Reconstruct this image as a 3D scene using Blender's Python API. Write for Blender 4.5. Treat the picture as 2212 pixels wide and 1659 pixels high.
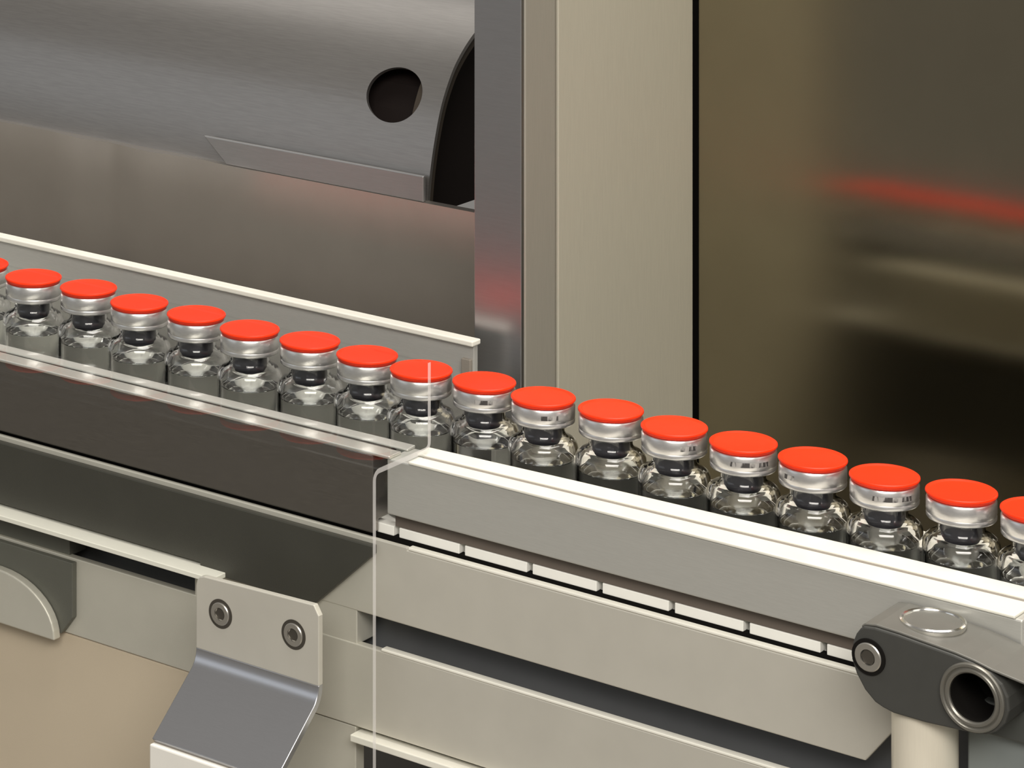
import bpy, bmesh, math, random
from mathutils import Vector, Matrix

# ------------------------------------------------------------------ clear, camera, world, lights, exposure
for o in list(bpy.data.objects):
    bpy.data.objects.remove(o, do_unlink=True)
S = bpy.context.scene
C = S.collection
MM = 0.001

S.view_settings.view_transform = 'Standard'
S.view_settings.look = 'None'
S.view_settings.exposure = 0.0
S.view_settings.gamma = 1.0
S.view_settings.use_curve_mapping = False

cam_data = bpy.data.cameras.new('camera')
cam = bpy.data.objects.new('camera', cam_data)
C.objects.link(cam)
cam.location = (0.55823, -0.85679, 0.35388)          # the vial row runs along X, the belt surface is z = 0
cam.rotation_euler = (math.pi / 2, 0, math.atan2(0.6438, 0.7652))
cam_data.sensor_fit = 'HORIZONTAL'
cam_data.sensor_width = 36
cam_data.lens = 112.30
cam_data.shift_x = 0.4096
cam_data.shift_y = -0.9491
cam_data.clip_start = 0.02
cam_data.clip_end = 20
S.camera = cam

world = bpy.data.worlds.new('room')
S.world = world
world.use_nodes = True
bg = world.node_tree.nodes['Background']
bg.inputs[0].default_value = (1.0, 0.95, 0.88, 1)
bg.inputs[1].default_value = 0.22


def area(name, loc, aim, sx, sy, power, col):
    d = bpy.data.lights.new(name, 'AREA')
    d.shape = 'RECTANGLE'
    d.size, d.size_y = sx, sy
    d.energy = power
    d.color = col
    o = bpy.data.objects.new(name, d)
    C.objects.link(o)
    o.location = loc
    o.rotation_euler = (Vector(aim) - Vector(loc)).to_track_quat('-Z', 'Y').to_euler()
    return o


area('front_lamp', (0.85, -1.15, 0.95), (0, 0, 0), 1.2, 0.5, 23.5, (1, 0.955, 0.89))
area('ceiling_lamp', (0.25, 0.05, 1.30), (0, 0, 0), 1.0, 0.6, 17, (1, 0.955, 0.89))
area('side_fill_light', (1.60, 0.15, 0.70), (0, 0.08, 0.05), 0.8, 0.8, 2.2, (1, 0.955, 0.89))  # added fill from an unseen source, brightens the post's right-hand faces
area('back_fill_light', (-0.75, 0.85, 1.15), (0, 0, 0), 1.3, 0.7, 2.5, (1, 0.955, 0.9))  # unseen light added behind to brighten top faces and the drum
area('cool_fill_light', (-1.10, -1.30, 0.50), (0, 0, 0), 1.1, 0.5, 1.1, (0.84, 0.91, 1.0))  # unseen cool light added for the bluish highlight on the bracket bend


# ------------------------------------------------------------------ materials
def mat(name, col, metallic=0.0, rough=0.5, noise=0.0, nscale=40.0, stretch=(1, 1, 1), bump=0.0, spec=0.5, trans=0.0, ior=1.45,
        rvar=0.0):
    m = bpy.data.materials.new(name)
    m.use_nodes = True
    nt = m.node_tree
    b = nt.nodes['Principled BSDF']
    b.inputs['Base Color'].default_value = (*col, 1)
    b.inputs['Metallic'].default_value = metallic
    b.inputs['Roughness'].default_value = rough
    b.inputs['Specular IOR Level'].default_value = spec
    b.inputs['Transmission Weight'].default_value = trans
    b.inputs['IOR'].default_value = ior
    if noise or bump or rvar:
        tc = nt.nodes.new('ShaderNodeTexCoord')
        mp = nt.nodes.new('ShaderNodeMapping')
        mp.inputs['Scale'].default_value = stretch
        nz = nt.nodes.new('ShaderNodeTexNoise')
        nz.inputs['Scale'].default_value = nscale
        nz.inputs['Detail'].default_value = 5
        nt.links.new(tc.outputs['Object'], mp.inputs['Vector'])
        nt.links.new(mp.outputs['Vector'], nz.inputs['Vector'])
        if noise:
            r = nt.nodes.new('ShaderNodeMapRange')
            r.inputs['From Min'].default_value = 0.3
            r.inputs['From Max'].default_value = 0.7
            r.inputs['To Min'].default_value = 1 - noise
            r.inputs['To Max'].default_value = 1 + noise
            nt.links.new(nz.outputs['Fac'], r.inputs['Value'])
            mx = nt.nodes.new('ShaderNodeVectorMath')
            mx.operation = 'SCALE'
            mx.inputs[0].default_value = col
            nt.links.new(r.outputs['Result'], mx.inputs['Scale'])
            nt.links.new(mx.outputs[0], b.inputs['Base Color'])
        if rvar:
            r2 = nt.nodes.new('ShaderNodeMapRange')
            r2.inputs['From Min'].default_value = 0.3
            r2.inputs['From Max'].default_value = 0.7
            r2.inputs['To Min'].default_value = rough - rvar
            r2.inputs['To Max'].default_value = rough + rvar
            nt.links.new(nz.outputs['Fac'], r2.inputs['Value'])
            nt.links.new(r2.outputs['Result'], b.inputs['Roughness'])
        if bump:
            bp = nt.nodes.new('ShaderNodeBump')
            bp.inputs['Strength'].default_value = bump
            bp.inputs['Distance'].default_value = 0.0002
            nt.links.new(nz.outputs['Fac'], bp.inputs['Height'])
            nt.links.new(bp.outputs['Normal'], b.inputs['Normal'])
    return m


BRUSH = (4, 60, 60)
M = {
    'satin': mat('satin_steel', (0.58, 0.575, 0.535), 0.55, 0.50, 0.03, 60, BRUSH, 0.05),
    'bar': mat('bead_blasted_steel', (0.66, 0.635, 0.56), 0.45, 0.55, 0.03, 60, (1, 1, 1), 0.05),
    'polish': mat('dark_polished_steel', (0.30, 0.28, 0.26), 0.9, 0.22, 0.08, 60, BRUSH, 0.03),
    'strip': mat('cream_wear_and_highlight', (0.84, 0.82, 0.73), 0.0, 0.35, 0.02, 80),
    'bright': mat('bright_steel_strip', (0.80, 0.78, 0.72), 0.8, 0.35, 0.02, 80, BRUSH),
    'under': mat('brown_recess_shade', (0.14, 0.115, 0.095), 0.0, 0.6, 0.05, 80),
    'bush': mat('dark_bushing_steel', (0.26, 0.25, 0.22), 0.7, 0.35, 0.04, 80),
    'groove': mat('groove_steel', (0.30, 0.27, 0.23), 0.2, 0.5, 0.03, 80, BRUSH),
    'link': mat('cream_chain_link', (0.98, 0.965, 0.90), 0.0, 0.4, 0.02, 80),
    'dark': mat('black_anodised', (0.045, 0.043, 0.038), 0.2, 0.5, 0.06, 80),
    'shade_tone': mat('dark_shade_tone', (0.062, 0.060, 0.050), 0.2, 0.45, 0.05, 60),
    'slot': mat('dark_slot_steel', (0.16, 0.165, 0.17), 0.3, 0.5, 0.05, 60),
    'web_and_shadow': mat('web_grey_and_shadow', (0.13, 0.13, 0.11), 0.2, 0.5, 0.04, 60),  # plain grey for a web, and the painted shadow beside the boss
    'black': mat('black_gap_shade', (0.008, 0.007, 0.006), 0.0, 0.8, 0.05, 80, spec=0.15),  # black painted in for shade in gaps, under links and in the bore
    'clampbody': mat('dark_grey_nylon', (0.055, 0.055, 0.050), 0.0, 0.5, 0.05, 150),
    'clamptop': mat('grey_clamp_top', (0.19, 0.185, 0.165), 0.35, 0.5, 0.04, 120),
    'chrome': mat('bright_chrome', (0.85, 0.84, 0.80), 1.0, 0.18, 0.02, 80),
    'screw': mat('screw_steel', (0.62, 0.60, 0.55), 0.9, 0.32, 0.04, 120),
    'socket': mat('painted_socket_shade', (0.10, 0.09, 0.075), 0.6, 0.5, 0.05, 120),  # dark tone painted in for shade in screw sockets and gaps
    'bent': mat('bent_sheet_steel', (0.60, 0.605, 0.63), 0.95, 0.30, 0.02, 60, BRUSH),
    'lip': mat('white_lip_glare', (0.86, 0.84, 0.78), 0.0, 0.4, 0.02, 60),  # white painted in for glare on the bracket lip
    'edgestrip': mat('edge_strip_steel', (0.46, 0.435, 0.375), 0.5, 0.42, 0.03, 40, (60, 60, 3), 0.03),
    'mirror': mat('mirror_steel', (0.53, 0.53, 0.54), 1.0, 0.33, 0.03, 40, BRUSH),
    'pillar': mat('pillar_satin_steel', (0.60, 0.57, 0.47), 0.4, 0.45, 0.03, 40, (60, 60, 3), 0.03),
    'olive': mat('dark_brushed_panel', (0.33, 0.295, 0.215), 1.0, 0.14, 0.03, 40, (1, 1, 1), 0.02),
    'plate': mat('chamber_plate_steel', (0.70, 0.65, 0.60), 0.92, 0.30, 0.05, 30, (1, 1, 1), 0.03),
    'drum': mat('drum_steel', (0.40, 0.385, 0.37), 0.97, 0.42, 0.06, 30, BRUSH, 0.03),
    'flat': mat('flat_bar_steel', (0.45, 0.45, 0.45), 0.8, 0.40, 0.04, 40, BRUSH),
    'brown': mat('drum_interior_shade', (0.012, 0.008, 0.007), 0.0, 0.7, 0.05, 40, spec=0.2),  # near-black painted in for the unlit inside of the drum
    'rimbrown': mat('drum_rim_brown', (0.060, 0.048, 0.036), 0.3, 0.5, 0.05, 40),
    'tan': mat('tan_cabinet_paint', (0.60, 0.505, 0.385), 0.0, 0.5, 0.03, 20),
    'red': mat('red_cap_plastic', (0.95, 0.040, 0.005), 0.0, 0.40, 0.02, 300, spec=0.3),
    'seal': mat('crimped_aluminium', (0.76, 0.745, 0.735), 0.9, 0.30, 0.05, 500, (1, 1, 3), 0.05),
    'stopper': mat('grey_rubber_stopper', (0.045, 0.045, 0.055), 0.0, 0.5, 0.05, 200),
    'glass': mat('vial_glass', (1, 1, 1), 0.0, 0.0, trans=1.0, ior=1.5),
    'liquid': mat('clear_liquid', (0.95, 0.97, 0.95), 0.0, 0.0, trans=1.0, ior=1.33),
    'post': mat('post_steel', (0.90, 0.84, 0.70), 0.3, 0.34, 0.02, 40, (60, 60, 3)),
    'block': mat('block_grey_metal', (0.24, 0.265, 0.26), 0.3, 0.5, 0.06, 60),
    'floor': mat('pale_resin_floor', (0.42, 0.38, 0.32), 0.0, 0.4, 0.04, 3),
    'block2': mat('dark_block_metal', (0.085, 0.09, 0.083), 0.3, 0.5, 0.06, 60),
    'bed': mat('machine_bed_paint', (0.09, 0.085, 0.075), 0.0, 0.6, 0.04, 20),
}


def brush_horizontal(m, rough, aniso):
    nt = m.node_tree
    b = nt.nodes['Principled BSDF']
    b.inputs['Roughness'].default_value = rough
    b.inputs['Anisotropic'].default_value = aniso
    t = nt.nodes.new('ShaderNodeTangent')
    t.direction_type = 'RADIAL'
    t.axis = 'Z'
    nt.links.new(t.outputs[0], b.inputs['Tangent'])


brush_horizontal(M['olive'], 0.16, 0.88)


def clear_mat(name, col, alpha_gloss):
    """clear sheet: fresnel mix of a straight-through transparent and a sharp gloss"""
    m = bpy.data.materials.new(name)
    m.use_nodes = True
    nt = m.node_tree
    nt.nodes.clear()
    out = nt.nodes.new('ShaderNodeOutputMaterial')
    t = nt.nodes.new('ShaderNodeBsdfTransparent')
    t.inputs[0].default_value = (*col, 1)
    g = nt.nodes.new('ShaderNodeBsdfGlossy')
    g.inputs['Roughness'].default_value = 0.03
    f = nt.nodes.new('ShaderNodeFresnel')
    f.inputs['IOR'].default_value = alpha_gloss
    mx = nt.nodes.new('ShaderNodeMixShader')
    ge = nt.nodes.new('ShaderNodeNewGeometry')
    sb = nt.nodes.new('ShaderNodeMath')
    sb.operation = 'SUBTRACT'
    sb.inputs[0].default_value = 1
    ml = nt.nodes.new('ShaderNodeMath')
    ml.operation = 'MULTIPLY'
    nt.links.new(ge.outputs['Backfacing'], sb.inputs[1])
    nt.links.new(sb.outputs[0], ml.inputs[0])
    nt.links.new(f.outputs[0], ml.inputs[1])
    nt.links.new(ml.outputs[0], mx.inputs[0])
    nt.links.new(t.outputs[0], mx.inputs[1])
    nt.links.new(g.outputs[0], mx.inputs[2])
    nt.links.new(mx.outputs[0], out.inputs[0])
    return m


M['acrylic'] = clear_mat('clear_acrylic', (0.988, 0.992, 0.988), 1.14)


def edge_mat():
    m = bpy.data.materials.new('acrylic_cut_edge')
    m.use_nodes = True
    nt = m.node_tree
    b = nt.nodes['Principled BSDF']
    b.inputs['Base Color'].default_value = (0.85, 0.83, 0.82, 1)
    b.inputs['Roughness'].default_value = 0.3
    t = nt.nodes.new('ShaderNodeBsdfTransparent')
    mx = nt.nodes.new('ShaderNodeMixShader')
    mx.inputs[0].default_value = 0.5
    out = nt.nodes['Material Output']
    nt.links.new(b.outputs[0], mx.inputs[1])
    nt.links.new(t.outputs[0], mx.inputs[2])
    nt.links.new(mx.outputs[0], out.inputs[0])
    return m


M['acrylic_edge'] = edge_mat()


def print_mat():
    """faint smudged dark print on a silver collar (unreadable marks)"""
    m = bpy.data.materials.new('collar_print')
    m.use_nodes = True
    nt = m.node_tree
    b = nt.nodes['Principled BSDF']
    b.inputs['Metallic'].default_value = 0.7
    b.inputs['Roughness'].default_value = 0.4
    tc = nt.nodes.new('ShaderNodeTexCoord')
    mp = nt.nodes.new('ShaderNodeMapping')
    mp.inputs['Scale'].default_value = (900, 900, 260)
    nz = nt.nodes.new('ShaderNodeTexNoise')
    nz.inputs['Scale'].default_value = 1.0
    nz.inputs['Detail'].default_value = 1
    cr = nt.nodes.new('ShaderNodeValToRGB')
    cr.color_ramp.elements[0].position = 0.44
    cr.color_ramp.elements[0].color = (0.09, 0.085, 0.085, 1)
    cr.color_ramp.elements[1].position = 0.56
    cr.color_ramp.elements[1].color = (0.58, 0.56, 0.55, 1)
    nt.links.new(tc.outputs['Object'], mp.inputs[0])
    nt.links.new(mp.outputs[0], nz.inputs['Vector'])
    nt.links.new(nz.outputs['Fac'], cr.inputs[0])
    nt.links.new(cr.outputs[0], b.inputs['Base Color'])
    return m


M['print'] = print_mat()


# ------------------------------------------------------------------ helpers (all lengths in millimetres)
def link(name, bm, m, parent=None, smooth=False, bevel=0.0, seg=2, origin=None):
    me = bpy.data.meshes.new(name)
    bmesh.ops.recalc_face_normals(bm, faces=bm.faces)
    if origin is not None:
        bmesh.ops.translate(bm, vec=-Vector(origin) * MM, verts=bm.verts)
    bm.to_mesh(me)
    bm.free()
    o = bpy.data.objects.new(name, me)
    C.objects.link(o)
    for k in (m if isinstance(m, (list, tuple)) else [m]):
        me.materials.append(k)
    if parent is not None:
        o.parent = parent
        o.location = -parent.location if origin is None else Vector(origin) * MM - parent.location
    elif origin is not None:
        o.location = Vector(origin) * MM
    if smooth:
        for p in me.polygons:
            p.use_smooth = True
        me.set_sharp_from_angle(angle=math.radians(35))
    if bevel:
        b = o.modifiers.new('bevel', 'BEVEL')
        b.width = bevel * MM
        b.segments = seg
        b.limit_method = 'ANGLE'
        b.angle_limit = math.radians(40)
    return o


def thing(name, label, cat, loc=(0, 0, 0), group=None):
    o = bpy.data.objects.new(name, None)
    o.empty_display_size = 0.01
    C.objects.link(o)
    o.location = Vector(loc) * MM
    o['label'] = label
    o['category'] = cat
    if group:
        o['group'] = group
    return o


def box(x0, x1, y0, y1, z0, z1, bm=None):
    bm = bm or bmesh.new()
    v = [bm.verts.new((x * MM, y * MM, z * MM)) for x in (x0, x1) for y in (y0, y1) for z in (z0, z1)]
    for f in ((0, 1, 3, 2), (4, 6, 7, 5), (0, 4, 5, 1), (2, 3, 7, 6), (0, 2, 6, 4), (1, 5, 7, 3)):
        bm.faces.new([v[i] for i in f])
    return bm


def prism_xz(poly, y0, y1, bm=None):
    """outline in (x, z), extruded from y0 to y1"""
    bm = bm or bmesh.new()
    a = [bm.verts.new((x * MM, y0 * MM, z * MM)) for x, z in poly]
    b = [bm.verts.new((x * MM, y1 * MM, z * MM)) for x, z in poly]
    bm.faces.new(a)
    bm.faces.new(b[::-1])
    n = len(poly)
    for i in range(n):
        bm.faces.new((a[i], b[i], b[(i + 1) % n], a[(i + 1) % n]))
    return bm


def loft_x(stations, bm=None):
    """stations: list of (x, [(y, z), ...]) closed profiles joined along x"""
    bm = bm or bmesh.new()
    rings = [[bm.verts.new((x * MM, y * MM, z * MM)) for y, z in p] for x, p in stations]
    n = len(rings[0])
    for r, q in zip(rings, rings[1:]):
        for i in range(n):
            bm.faces.new((r[i], r[(i + 1) % n], q[(i + 1) % n], q[i]))
    bm.faces.new(rings[0])
    bm.faces.new(rings[-1][::-1])
    return bm


def lathe(profile, n=48, closed=False, bm=None, axis='z', at=(0, 0, 0)):
    """(r, h) profile spun about an axis; r = 0 ends close the shape; axis 'y' points h away from the camera"""
    bm = bm or bmesh.new()

    def pt(r, h, a):
        if axis == 'z':
            p = (r * math.cos(a), r * math.sin(a), h)
        else:
            p = (r * math.cos(a), h, r * math.sin(a))
        return ((p[0] + at[0]) * MM, (p[1] + at[1]) * MM, (p[2] + at[2]) * MM)
    rings = []
    for r, h in profile:
        if r <= 1e-6:
            rings.append([bm.verts.new(pt(0, h, 0))])
        else:
            rings.append([bm.verts.new(pt(r, h, 2 * math.pi * i / n)) for i in range(n)])
    pairs = list(zip(rings, rings[1:]))
    if closed:
        pairs.append((rings[-1], rings[0]))
    for a, b in pairs:
        for i in range(n):
            j = (i + 1) % n
            if len(a) == 1 and len(b) == 1:
                continue
            if len(a) == 1:
                bm.faces.new((a[0], b[j], b[i]))
            elif len(b) == 1:
                bm.faces.new((a[i], a[j], b[0]))
            else:
                bm.faces.new((a[i], a[j], b[j], b[i]))
    return bm


def sheet_yz(path, x0, x1, t, bm=None, edge_slot=None):
    """bent sheet: a (y, z) centre line given thickness t, running from x0 to x1"""
    bm = bm or bmesh.new()
    L, R = [], []
    n = len(path)
    for i, (y, z) in enumerate(path):
        ya, za = path[max(i - 1, 0)]
        yb, zb = path[min(i + 1, n - 1)]
        d = Vector((yb - ya, zb - za)).normalized()
        nx, nz = -d.y * t / 2, d.x * t / 2
        L.append((y + nx, z + nz))
        R.append((y - nx, z - nz))
    prof = L + R[::-1]
    a = [bm.verts.new((x0 * MM, y * MM, z * MM)) for y, z in prof]
    b = [bm.verts.new((x1 * MM, y * MM, z * MM)) for y, z in prof]
    m = len(prof)
    for i in range(m):
        f = bm.faces.new((a[i], a[(i + 1) % m], b[(i + 1) % m], b[i]))
    for i in range(n - 1):
        for r in (a, b):
            f = bm.faces.new((r[i], r[i + 1], r[m - 2 - i], r[m - 1 - i]))
            if edge_slot is not None:
                f.material_index = edge_slot
    return bm


def arc(cy, cz, r, a0, a1, n=8):
    return [(cy + r * math.cos(math.radians(a0 + (a1 - a0) * i / n)), cz + r * math.sin(math.radians(a0 + (a1 - a0) * i / n)))
            for i in range(n + 1)]


def cut_hole(o, cutter):
    """bake a boolean difference (and the bevel before it) into the mesh"""
    bo = o.modifiers.new('hole', 'BOOLEAN')
    bo.object = cutter
    bo.operation = 'DIFFERENCE'
    bo.solver = 'EXACT'
    bpy.context.view_layer.update()
    me = bpy.data.meshes.new_from_object(o.evaluated_get(bpy.context.evaluated_depsgraph_get()))
    o.modifiers.clear()
    o.data = me
    bpy.data.objects.remove(cutter, do_unlink=True)


# ------------------------------------------------------------------ large structure: floor, bed, post, panels, chamber
floor = link('floor', box(-3000, 3000, -3000, 3000, -1000, -950), M['floor'])
floor['kind'] = 'structure'
bed = link('machine_bed', box(-460, 330, -30, 420, -950, -112), M['bed'], bevel=1)
bed['label'] = 'dark machine bed underneath the conveyor and panels'
bed['category'] = 'machine bed'

post = thing('machine_post', 'upright satin steel machine post behind the vials, mirror-like on its narrow face', 'post', (-21, 98, -112))
link('mirror_face', box(-31, -12.6, 41.5, 43.5, -112, 300), M['mirror'], post, bevel=0.3)
link('edge_or_highlight_strip', box(-31, -12.2, 43.5, 62.2, -112, 300), M['edgestrip'], post, bevel=0.4)
link('seam', box(-30, -13.4, 62.2, 64.0, -112, 300), M['rimbrown'], post)
link('side_panel', box(-31, -12.2, 64.0, 154.3, -112, 300), M['pillar'], post, bevel=0.4)

panel = thing('enclosure_panel', 'dark olive brushed steel panel right of the machine post, reflecting the red caps', 'panel', (150, 158, -112))
link('sheet', box(-11.2, 330, 156.3, 159, -112, 300), M['olive'], panel, bevel=0.3)
link('gap_shade_backing', box(-60, 330, 162, 168, -112, 300), M['black'], panel)

pbm = bmesh.new()
pxy = [(-460, 98.9), (-266, 98.9), (-250, 96.6), (-239, 99.2), (-233, 98.4), (-216, 96.6), (-191, 99.6), (-174, 97.6), (-160, 98.6), (-31.5, 98.6), (-31.5, 102.5), (-460, 102.5)]  # folds shape in the light and dark bands of outside reflections
pa = [pbm.verts.new((x * MM, y * MM, -112 * MM)) for x, y in pxy]
pb = [pbm.verts.new((x * MM, y * MM, 69.6 * MM)) for x, y in pxy]
pbm.faces.new(pa)
pbm.faces.new(pb[::-1])
for i in range(len(pxy)):
    k = (i + 1) % len(pxy)
    pbm.faces.new((pa[i], pa[k], pb[k], pb[i]))
plate = link('chamber_plate', pbm, M['plate'], smooth=True)
plate['label'] = 'dull steel plate with reflections shaped as folds behind the vials, left of the machine post'
plate['category'] = 'plate'

fb = link('flat_bar', prism_xz([(-180, 69.65), (-90.4, 69.65), (-90.4, 79), (-191, 79)], 99, 100.6), M['flat'], bevel=0.4)
fb['label'] = 'short grey flat bar on the plate edge against the drum'
fb['category'] = 'bar'

# the drum: a curved sheet with a round hole, its open dark end next to the post
drum = thing('steel_drum', 'large horizontal steel drum with a round dark hole and open end', 'drum', (-270, 165, 69))
RP = [(102.2, 60), (102.6, 69.5), (104.3, 80), (107.2, 91), (111.4, 102.3), (117.4, 112.0), (123.0, 118.0), (130.5, 123.6),
      (140, 128.6), (151, 132), (165, 133.5), (181, 132), (196, 126), (210, 114), (222, 96), (227, 70), (227, 60)]


def smooth_path(P, k=4):
    out = []
    for i in range(len(P) - 1):
        p0, p1, p2, p3 = P[max(i - 1, 0)], P[i], P[i + 1], P[min(i + 2, len(P) - 1)]
        for j in range(k):
            t = j / k
            out.append(tuple(0.5 * ((2 * p1[c]) + (-p0[c] + p2[c]) * t + (2 * p0[c] - 5 * p1[c] + 4 * p2[c] - p3[c]) * t * t
                                    + (-p0[c] + 3 * p1[c] - 3 * p2[c] + p3[c]) * t ** 3) for c in (0, 1)))
    out.append(P[-1])
    return out


shell = link('shell', sheet_yz(smooth_path(RP), -460, -90.5, 1.6), [M['drum']], drum)
cut_bm = bmesh.new()
bmesh.ops.create_cone(cut_bm, cap_ends=True, segments=64, radius1=1, radius2=1, depth=2)
nrm = Vector((0, -0.87, 0.49))
rot = nrm.to_track_quat('Z', 'X').to_matrix().to_4x4()
xax = Vector((1, 0, 0))
yax = nrm.cross(xax).normalized()
mtx = Matrix(((12.0 * MM, yax.x * 10.4 * MM, nrm.x * 9 * MM, -111.6 * MM),
              (0, yax.y * 10.4 * MM, nrm.y * 9 * MM, 111.4 * MM),
              (0, yax.z * 10.4 * MM, nrm.z * 9 * MM, 103.6 * MM),
              (0, 0, 0, 1)))
bmesh.ops.transform(cut_bm, matrix=mtx, verts=cut_bm.verts)
bmesh.ops.recalc_face_normals(cut_bm, faces=cut_bm.faces)
cutter = link('cutter', cut_bm, M['drum'])
cut_hole(shell, cutter)
for p in shell.data.polygons:
    p.use_smooth = True
shell.data.set_sharp_from_angle(angle=math.radians(35))
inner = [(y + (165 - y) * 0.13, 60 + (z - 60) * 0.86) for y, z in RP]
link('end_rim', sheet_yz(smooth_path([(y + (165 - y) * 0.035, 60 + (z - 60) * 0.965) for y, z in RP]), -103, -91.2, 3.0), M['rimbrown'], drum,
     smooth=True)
link('interior_shade_core', loft_x([(-455, inner), (-100, inner)]), M['brown'], drum)  # dark core added so the inside of the drum reads unlit

# tan cabinet front under the conveyor
tan = link('cabinet_panel', box(-460, -60.5, -33.2, -30.2, -300, -60.1), M['tan'], bevel=0.6)
tan['label'] = 'tan painted cabinet panel below the conveyor, left of the bent bracket'
tan['category'] = 'panel'

# ------------------------------------------------------------------ conveyor frame
YF = -34.0
frame = thing('conveyor_beam', 'long pale steel conveyor side frame with a dark slot, under the chain', 'conveyor beam', (0, -30, -112))
link('upper_bar', prism_xz([(-460, 1.0), (-6, 1.0), (-6, 0.1), (157.5, 0.1), (157.5, -12.1), (148.4, -23.4), (-460, -23.4)], YF, -32.4), M['bar'], frame, bevel=0.7)
link('lower_bar', box(-460, 330, YF, -31.0, -59.8, -33.8), M['bar'], frame, bevel=0.35)
link('slot_panel', box(-460, 330, -22, -19, -60, -0.5), M['slot'], frame)
link('edge_or_highlight_strip', box(-5.9, 157.4, YF - 0.1, -31.5, 0.12, 1.1), M['strip'], frame, bevel=0.3)  # cream strip painting the highlight along the upper bar's top edge
link('edge_or_highlight_strip', box(-16, 330, YF - 0.1, -31.1, -33.75, -32.9), M['strip'], frame, bevel=0.25)  # painted highlight on the lower bar's top edge
link('web', box(-90.5, -25.5, YF + 0.3, -24, -34.2, -23.2), M['bar'], frame, bevel=0.3)
link('web', box(-460, -145.3, YF + 1.2, -24, -34.2, -23.2), M['web_and_shadow'], frame, bevel=0.3)
link('shade_plate', prism_xz([(-460, -0.6), (-17.6, -0.6), (-17.6, -3.4), (-40.2, -24.2), (-86, -24.2), (-86, -21.5), (-460, -21.5)],  # dark plate added in place of shade and reflection on the bar
                             -36.6, YF - 0.05), M['shade_tone'], frame, bevel=0.3)
link('ledge', box(-460, -75.6, -43.5, YF - 0.05, -24.0, -22.4), M['strip'], frame, bevel=0.2)
link('cover_panel', box(-60, -26.0, -33.6, -29, -112, -60.2), M['bar'], frame, bevel=0.3)
link('base_ledge', box(-25.5, 330, -37.5, -31.0, -63.4, -61.2), M['strip'], frame, bevel=0.3)
link('base_web', box(10.0, 330, -33.5, -31.0, -112, -63.6), M['bar'], frame, bevel=0.3)
link('boss_shadow_plate', prism_xz([(-460, -34.6), (-140.9, -34.6), (-140.9, -53.0), (-146, -59.6), (-460, -59.6)], -36.4, YF - 0.05), M['web_and_shadow'], frame,  # dark plate painted as the shadow beside the boss
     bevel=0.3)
boss = [(-460, -42.6), (-172, -42.6)] + [(-172.5 + 26.5 * math.sin(math.radians(a)), -60.4 + 17.8 * math.cos(math.radians(a))) for a in range(10, 91, 8)]
link('end_boss', prism_xz(boss + [(-146.0, -61.0), (-460, -61.0)], -40, -36.5), M['bar'], frame, bevel=0.6, seg=3)

# chain of flat cream links running under the vials
chain = thing('conveyor_chain', 'flat-top conveyor chain of cream plastic links under the vials', 'conveyor chain', (0, 0, -4))
lk = loft_x([(x, [(25, -0.9), (25, 0), (-26, 0), (-26, 4.7), (-30, 4.7), (-30, 1.6), (-27, 1.6), (-27, -0.9)]) for x in (-11.2, 11.2)])
lme = None
for k in range(-13, 9):
    xc = 11.4 + 24.43 * (k + 0.5)
    if lme is None:
        o = link('link', lk, M['link'], chain, bevel=0.25)
        lme = o
    else:
        o = lme.copy()
        C.objects.link(o)
        o.parent = chain
    o.location = Vector((xc, 0, 0)) * MM - chain.location
link('gap_shade_track', box(-310, 225, -29.6, 24.6, -9, -1.0), M['black'], chain)  # black filler painted as the shade below the links
link('gap_shade_track', box(-310, 225, -29.6, -27.2, -0.9, 1.5), M['black'], chain)  # black plate painted as shade in the gap under the link lugs


# ------------------------------------------------------------------ guide rails
def lerp_prof(x, tab):
    for (x0, v0), (x1, v1) in zip(tab, tab[1:]):
        if x <= x1:
            t = (x - x0) / (x1 - x0)
            return v0 + (v1 - v0) * t
    return tab[-1][1]


rail = thing('guide_rail', 'pale satin guide rail with two cream top strips, right of the clear guard', 'guide rail', (90, -28, 0))
xs = [-14.0, 44, 90, 134, 188, 260]
rear = [(-20, -20.2), (44, -17.0), (88, -15.4), (134, -13.6), (186, -12.4), (270, -12.2)]
grv = [(-20, -28.0), (44, -26.0), (93, -24.6), (140, -22.8), (190, -21.2), (270, -21.0)]
frt = [(-20, -34.6), (270, -34.2)]
link('face_plate', loft_x([(x, [(YF + 0.2, 27.0), (YF + 0.2, 9.6), (lerp_prof(x, rear) - 0.3, 9.6),
                                (lerp_prof(x, rear) - 0.3, 27.0)]) for x in [-14.0, 44, 90, 134, 194.5]]), M['satin'], rail, bevel=0.5)
link('top_strip', loft_x([(x, [(lerp_prof(x, grv) + 1.6, 27.05), (lerp_prof(x, rear), 27.05), (lerp_prof(x, rear), 28.3),
                               (lerp_prof(x, grv) + 1.6, 27.9)]) for x in [-8.0, 44, 90, 134, 194, 260]]), M['strip'], rail, bevel=0.3)
link('top_strip', loft_x([(x, [(lerp_prof(x, frt), 27.05), (lerp_prof(x, grv) - 1.3, 27.05), (lerp_prof(x, grv) - 1.3, 28.0),
                               (lerp_prof(x, frt), 28.0)]) for x in [-5.5, 44, 90, 134, 192.5]]), M['strip'], rail, bevel=0.3)
link('recess_shade_strip', box(-13.5, 194, -29.8, -27.5, 4.9, 9.55), M['under'], rail)  # brown strip painted as the shaded recess under the rail
link('groove', loft_x([(x, [(lerp_prof(x, grv) - 1.3, 27.05), (lerp_prof(x, grv) + 1.6, 27.05), (lerp_prof(x, grv) + 1.6, 27.4),
                            (lerp_prof(x, grv) - 1.3, 27.4)]) for x in [-5.0, 44, 90, 134, 194]]), M['groove'], rail)

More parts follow.
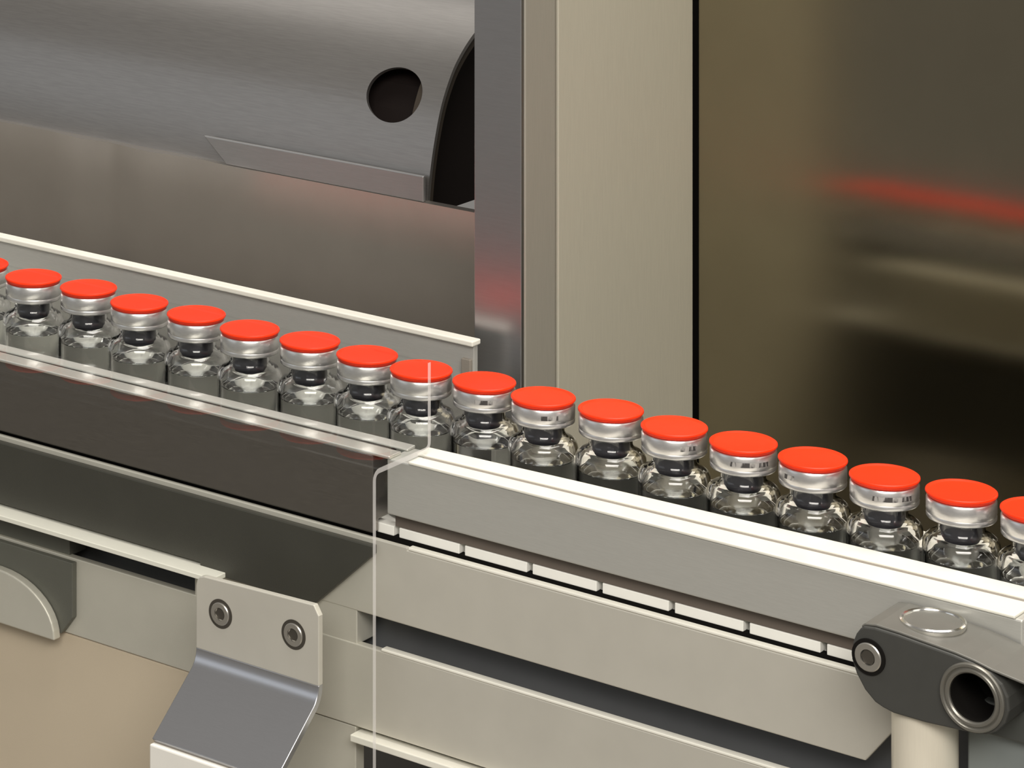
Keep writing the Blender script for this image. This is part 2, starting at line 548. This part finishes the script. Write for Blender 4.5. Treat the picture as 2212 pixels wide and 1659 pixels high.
railb = thing('guide_rail', 'dark polished guide rail behind the clear guard, left of the pale rail', 'guide rail', (-150, -28, 0))
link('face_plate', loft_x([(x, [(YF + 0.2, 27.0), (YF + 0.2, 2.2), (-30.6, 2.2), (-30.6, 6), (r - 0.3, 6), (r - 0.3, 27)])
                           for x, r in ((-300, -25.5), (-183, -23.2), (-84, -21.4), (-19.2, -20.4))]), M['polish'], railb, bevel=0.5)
link('top_strip', loft_x([(x, [(r - 4.5, 27.05), (r, 27.05), (r, 28.1), (r - 4.5, 27.7)])
                          for x, r in ((-300, -24.5), (-183, -22.8), (-84, -21.2), (-12.5, -20.2))]), M['satin'], railb, bevel=0.3)
link('top_strip', loft_x([(x, [(f, 27.05), (f + 6.6, 27.05), (f + 6.6, 28.0), (f, 28.0)])
                          for x, f in ((-300, -37.0), (-183, -36.2), (-84, -35.4), (-12.5, -34.6))]), M['bright'], railb, bevel=0.3)

rr = thing('guide_rail', 'slim rear guide rail with a bright top edge behind the left vials', 'guide rail', (-160, 33, 0))
link('top_strip', box(-460, -23.8, 29.5, 34.5, 45.6, 47.4), M['strip'], rr, bevel=0.4)
link('face_plate', box(-460, -24.6, 31.6, 34.0, -4, 45.5), M['satin'], rr, bevel=0.3)
link('end_tab', box(-28.8, -25.2, 30.2, 31.6, 28, 41.0), M['groove'], rr, bevel=0.3)

rl = thing('guide_rail', 'low rear guide rail hidden behind the right vials, mirrored in the olive panel', 'guide rail', (100, 22, 0))
link('top_strip', box(-8, 260, 13.4, 24, 22.0, 23.2), M['strip'], rl, bevel=0.3)
link('face_plate', box(-8, 260, 20.6, 23.4, 1.0, 21.9), M['satin'], rl, bevel=0.3)

# ------------------------------------------------------------------ vials
VGROUP = 'red-capped vials in a row on the conveyor'
glass_prof = [(0, 0.4), (8.6, 0.0), (10.2, 0.3), (10.9, 1.2), (10.95, 29.8), (10.8, 31.4), (10.2, 32.6), (9.0, 33.4), (7.7, 34.0), (6.95, 34.7), (6.7, 35.6),
              (6.7, 38.8), (9.2, 39.4), (9.4, 40.2), (9.4, 42.6), (9.0, 43.2), (6.2, 43.2),
              (5.9, 38.0), (5.9, 35.2), (6.4, 33.9), (7.6, 33.0), (8.9, 32.2), (9.65, 31.0), (9.85, 29), (9.85, 2.6), (9.0, 1.7), (0, 1.5)]
liq_prof = [(0, 1.6), (8.9, 1.8), (9.75, 2.7), (9.75, 27.6), (9.3, 27.2), (8.0, 26.9), (0, 26.9)]
stop_prof = [(0, 31.2), (4.6, 31.2), (5.3, 31.8), (5.7, 33.0), (5.8, 43.3), (9.0, 43.3), (9.0, 44.0), (0, 44.0)]
seal_prof = [(9.1, 38.7), (9.6, 38.5), (9.85, 38.8), (9.9, 39.6), (9.75, 40.0), (9.9, 40.5), (9.9, 43.7), (9.6, 44.25), (8.9, 44.4), (0, 44.4), (0, 44.2),
             (8.8, 44.2), (9.55, 43.5), (9.55, 40)]
cap_prof = [(0, 44.45), (9.25, 44.45), (9.4, 44.55), (9.75, 45.0), (10.12, 45.55), (10.05, 45.95), (9.75, 46.15), (9.4, 46.1), (9.0, 45.85), (8.5, 45.75), (0, 45.7)]
me_cache = {}


def vial_part(name, prof, m, n, parent, closed=False):
    if name not in me_cache:
        o = link(name, lathe(prof, n, closed), m, None, smooth=True)
        me_cache[name] = o
    else:
        o = me_cache[name].copy()
        C.objects.link(o)
    o.parent = parent
    o.location = (0, 0, 0)
    return o


def collar_print(parent, a0, a1):
    key = ('print', a0, a1)
    bm = bmesh.new()
    n = 14
    lo, hi = [], []
    for i in range(n + 1):
        a = math.radians(a0 + (a1 - a0) * i / n)
        lo.append(bm.verts.new((9.96 * math.cos(a) * MM, 9.96 * math.sin(a) * MM, 41.3 * MM)))
        hi.append(bm.verts.new((9.96 * math.cos(a) * MM, 9.96 * math.sin(a) * MM, 42.7 * MM)))
    for i in range(n):
        bm.faces.new((lo[i], lo[i + 1], hi[i + 1], hi[i]))
    o = link('printed_marks', bm, M['print'])
    o.parent = parent
    o.location = (0, 0, 0)
    return o


VIALS = [(-216.5, 1.2), (-190.4, 0.3), (-166.5, 2.4), (-141.0, -0.6), (-117.0, 0.8), (-92.4, -1.4), (-68.9, 0.6), (-45.2, -0.2), (-22.6, -2.2),
         (0.0, 0.0), (22.8, -1.4), (45.5, 1.3), (68.9, -0.8), (92.2, -0.6), (115.0, -0.6), (138.1, -1.1), (161.0, 0.6), (183.8, 0.1)]
ORD = ['first', 'second', 'third', 'fourth', 'fifth', 'sixth', 'seventh', 'eighth', 'ninth']
PRINTS = {9: (-75, -35), 10: (-62, -30), 12: (-50, -20), 13: (-85, -15), 14: (-120, -95), 15: (-85, -15)}
for i, (x, y) in enumerate(VIALS):
    if i == 0:
        lab = 'red-capped glass vial cut off by the left picture edge'
    elif i < 8:
        lab = '%s whole red-capped glass vial left of the upright edge of the clear guard' % ORD[7 - i]
    elif i == 8:
        lab = 'red-capped glass vial crossed by the upright edge of the clear guard'
    elif i == 17:
        lab = 'red-capped glass vial cut off by the right picture edge'
    elif i in (13, 15):
        lab = '%s red-capped glass vial right of the clear guard, dark print across its silver collar' % ORD[i - 9]
    else:
        lab = '%s red-capped glass vial right of the upright edge of the clear guard' % ORD[i - 9]
    v = thing('vial', lab, 'vial', (x, y, 0.05), VGROUP)
    vial_part('glass_body', glass_prof, M['glass'], 64, v, closed=False)
    vial_part('liquid', liq_prof, M['liquid'], 48, v)
    vial_part('stopper', stop_prof, M['stopper'], 40, v)
    vial_part('crimp_seal', seal_prof, M['seal'], 64, v, closed=True)
    vial_part('flip_cap', cap_prof, M['red'], 64, v)
    if i in PRINTS:
        collar_print(v, *PRINTS[i])

# ------------------------------------------------------------------ clear guard
path = [(-24.2, 56.5), (-24.2, 31.6)] + arc(-26.2, 31.6, 2.0, 0, -90, 5)[1:] + [(-51.5, 29.6)] + arc(-51.5, 27.1, 2.5, 90, 180, 5)[1:] + [(-54, -110)]
guard = link('clear_guard', sheet_yz(path, -300, -4.6, 1.6, edge_slot=1), [M['acrylic'], M['acrylic_edge']])
guard['label'] = 'clear bent acrylic guard over the left part of the conveyor, with pale cut edges'
guard['category'] = 'guard'

# bent bracket holding the guard, two socket screws
br = thing('guard_bracket', 'bent sheet steel bracket with two socket screws on the clear guard', 'bracket', (-47, -57, -40))
up = [(-71.3, -39.5), (-71.3, -19.5)] + [(-71.3 + 3.2 * (1 - math.cos(math.radians(a))), -19.5 + 3.4 * math.sin(math.radians(a))) for a in (30, 60, 90)] + \
    [(-25.0, -14.8), (-23.1, -17.8), (-23.1, -39.5)]
link('upper_flange', prism_xz(up, -57.4, -55.2), M['bar'], br, bevel=0.3)
bend = [(-56.3, -39.4)] + arc(-65.3, -39.4, 9.0, 0, -45, 12) + [(-79.0, -62.2)]
link('sloping_flange', sheet_yz(bend, -71.3, -23.1, 2.2), M['bent'], br, smooth=True, bevel=0.25)
link('lip', box(-71.3, -23.1, -81.0, -78.6, -78, -62.6), M['lip'], br, bevel=0.5)  # real lip, its white stands in for glare


def socket_screw(x, z, y, r, gap, gm, parent):
    s = link('socket_screw', lathe([(0, y + 2), (r, y + 2), (r, y - 0.35), (r * 0.93, y - 0.6), (r * 0.56, y - 0.6), (r * 0.52, y + 0.9), (0, y + 0.9)], 40,
                                   axis='y', at=(x, 0, z)), M['screw'], parent, smooth=True)
    h = link('hex_socket_shade', lathe([(0, y - 0.1), (r * 0.55, y - 0.1), (r * 0.55, y + 0.8), (0, y + 0.8)], 6, axis='y', at=(x, 0, z)), M['socket'])
    h.parent = s
    w = link('gap_shade_ring', lathe([(r * 1.0, y - 0.12), (gap, y - 0.12), (gap, y + 0.4), (r * 1.0, y + 0.4)], 40, closed=True, axis='y', at=(x, 0, z)), gm)  # dark ring painted as the shaded gap round the screw head
    w.parent = s
    return s


socket_screw(-61.4, -26.3, -57.45, 3.6, 4.6, M['socket'], br)
socket_screw(-32.7, -25.8, -57.45, 3.6, 4.6, M['socket'], br)

# ------------------------------------------------------------------ rod clamp on its post
cl = thing('rod_clamp', 'dark grey rod clamp with a big round bore, at the lower right by the rail', 'clamp', (180, -47, 0))
out = [(157.9, 22.4), (158.9, 23.2), (162.2, 23.6), (169.0, 23.3), (175.7, 22.7), (185.0, 21.9), (190.2, 21.1), (195.4, 19.7), (198.6, 17.6),
       (200.3, 14.5), (200.6, 11.0), (199.4, 7.4), (197, 4.6), (194.5, 3.2), (191.5, 2.5), (186.3, 2.2), (177.0, 1.7), (167.6, 1.8), (164.6, 2.5), (162.2, 3.4), (159.2, 6.0), (156.7, 9.8),
       (155.3, 13.5), (155.6, 18.0), (156.6, 20.6)]
clamp_body = link('body', prism_xz(out, -56.0, -36), M['clampbody'], cl, bevel=0.5)
bore_cut = link('cutter', lathe([(0, -60), (8.4, -60), (8.4, -38.0), (0, -38.0)], 56, axis='y', at=(190.4, 0, 12.1)), M['clampbody'])
cut_hole(clamp_body, bore_cut)
top = [(157.9, 22.3), (158.9, 23.1), (162.2, 23.6), (169.0, 23.3), (175.7, 22.7), (185.0, 21.9), (190.2, 21.1), (195.4, 19.9), (204.7, 18.6), (235, 16.5)]
tb = prism_xz([(x, z + 0.05) for x, z in top] + [(x, z + 0.75) for x, z in top[::-1]], -55.2, -34.6)
link('top_plate', tb, M['clamptop'], cl, bevel=0.25)
link('bushing', lathe([(6.4, -56.6), (6.8, -57.0), (7.4, -57.0), (7.8, -56.6), (8.2, -57.1), (8.8, -57.1), (9.1, -56.7), (9.1, -56.05), (8.3, -56.0),
                       (8.3, -38.2), (6.4, -38.2)], 56, closed=True, axis='y', at=(190.4, 0, 12.1)), M['bush'], cl, smooth=True)
link('bore_shade', lathe([(0, -39.0), (6.38, -39.0), (6.38, -56.0), (6.2, -56.0), (6.2, -40), (0, -40)], 48, axis='y', at=(190.4, 0, 12.1)), M['black'], cl)
RX, RY = 172.9, -42.8
rg = link('plug_ring', lathe([(7.5, 22.9), (8.6, 22.9), (9.0, 24.0), (8.9, 24.6), (8.4, 24.9), (7.8, 24.7), (7.5, 24.2)], 56, closed=True, at=(RX, RY, 0)), M['chrome'], cl,
          smooth=True)
pl = link('plug', lathe([(0, 24.25), (7.6, 24.25), (7.6, 23.0), (0, 23.0)], 48, at=(RX, RY, 0)), M['clamptop'])
pl.parent = rg
socket_screw(160.5, 15.4, -56.4, 3.9, 4.9, M['black'], cl)

sp = link('support_post', lathe([(0, -112), (8.9, -112), (8.9, 3.0), (0, 3.0)], 56, at=(171.8, -45.5, 0)), M['post'], smooth=True, bevel=0.4)
sp['label'] = 'round pale steel support post under the dark rod clamp'
sp['category'] = 'post'

mb = thing('mounting_block', 'grey metal block at the lower right edge, behind the support post', 'block', (230, -28, -112))
link('lower_block', box(181.5, 300, -40, -36, -112, -2.8), M['block'], mb, bevel=0.6)
link('middle_block', box(186, 300, -43, -36.4, -2.4, 6.6), M['block2'], mb, bevel=0.6)
link('upper_block', box(201.5, 300, -45, -36.5, 7.5, 17.0), M['block2'], mb, bevel=0.6)
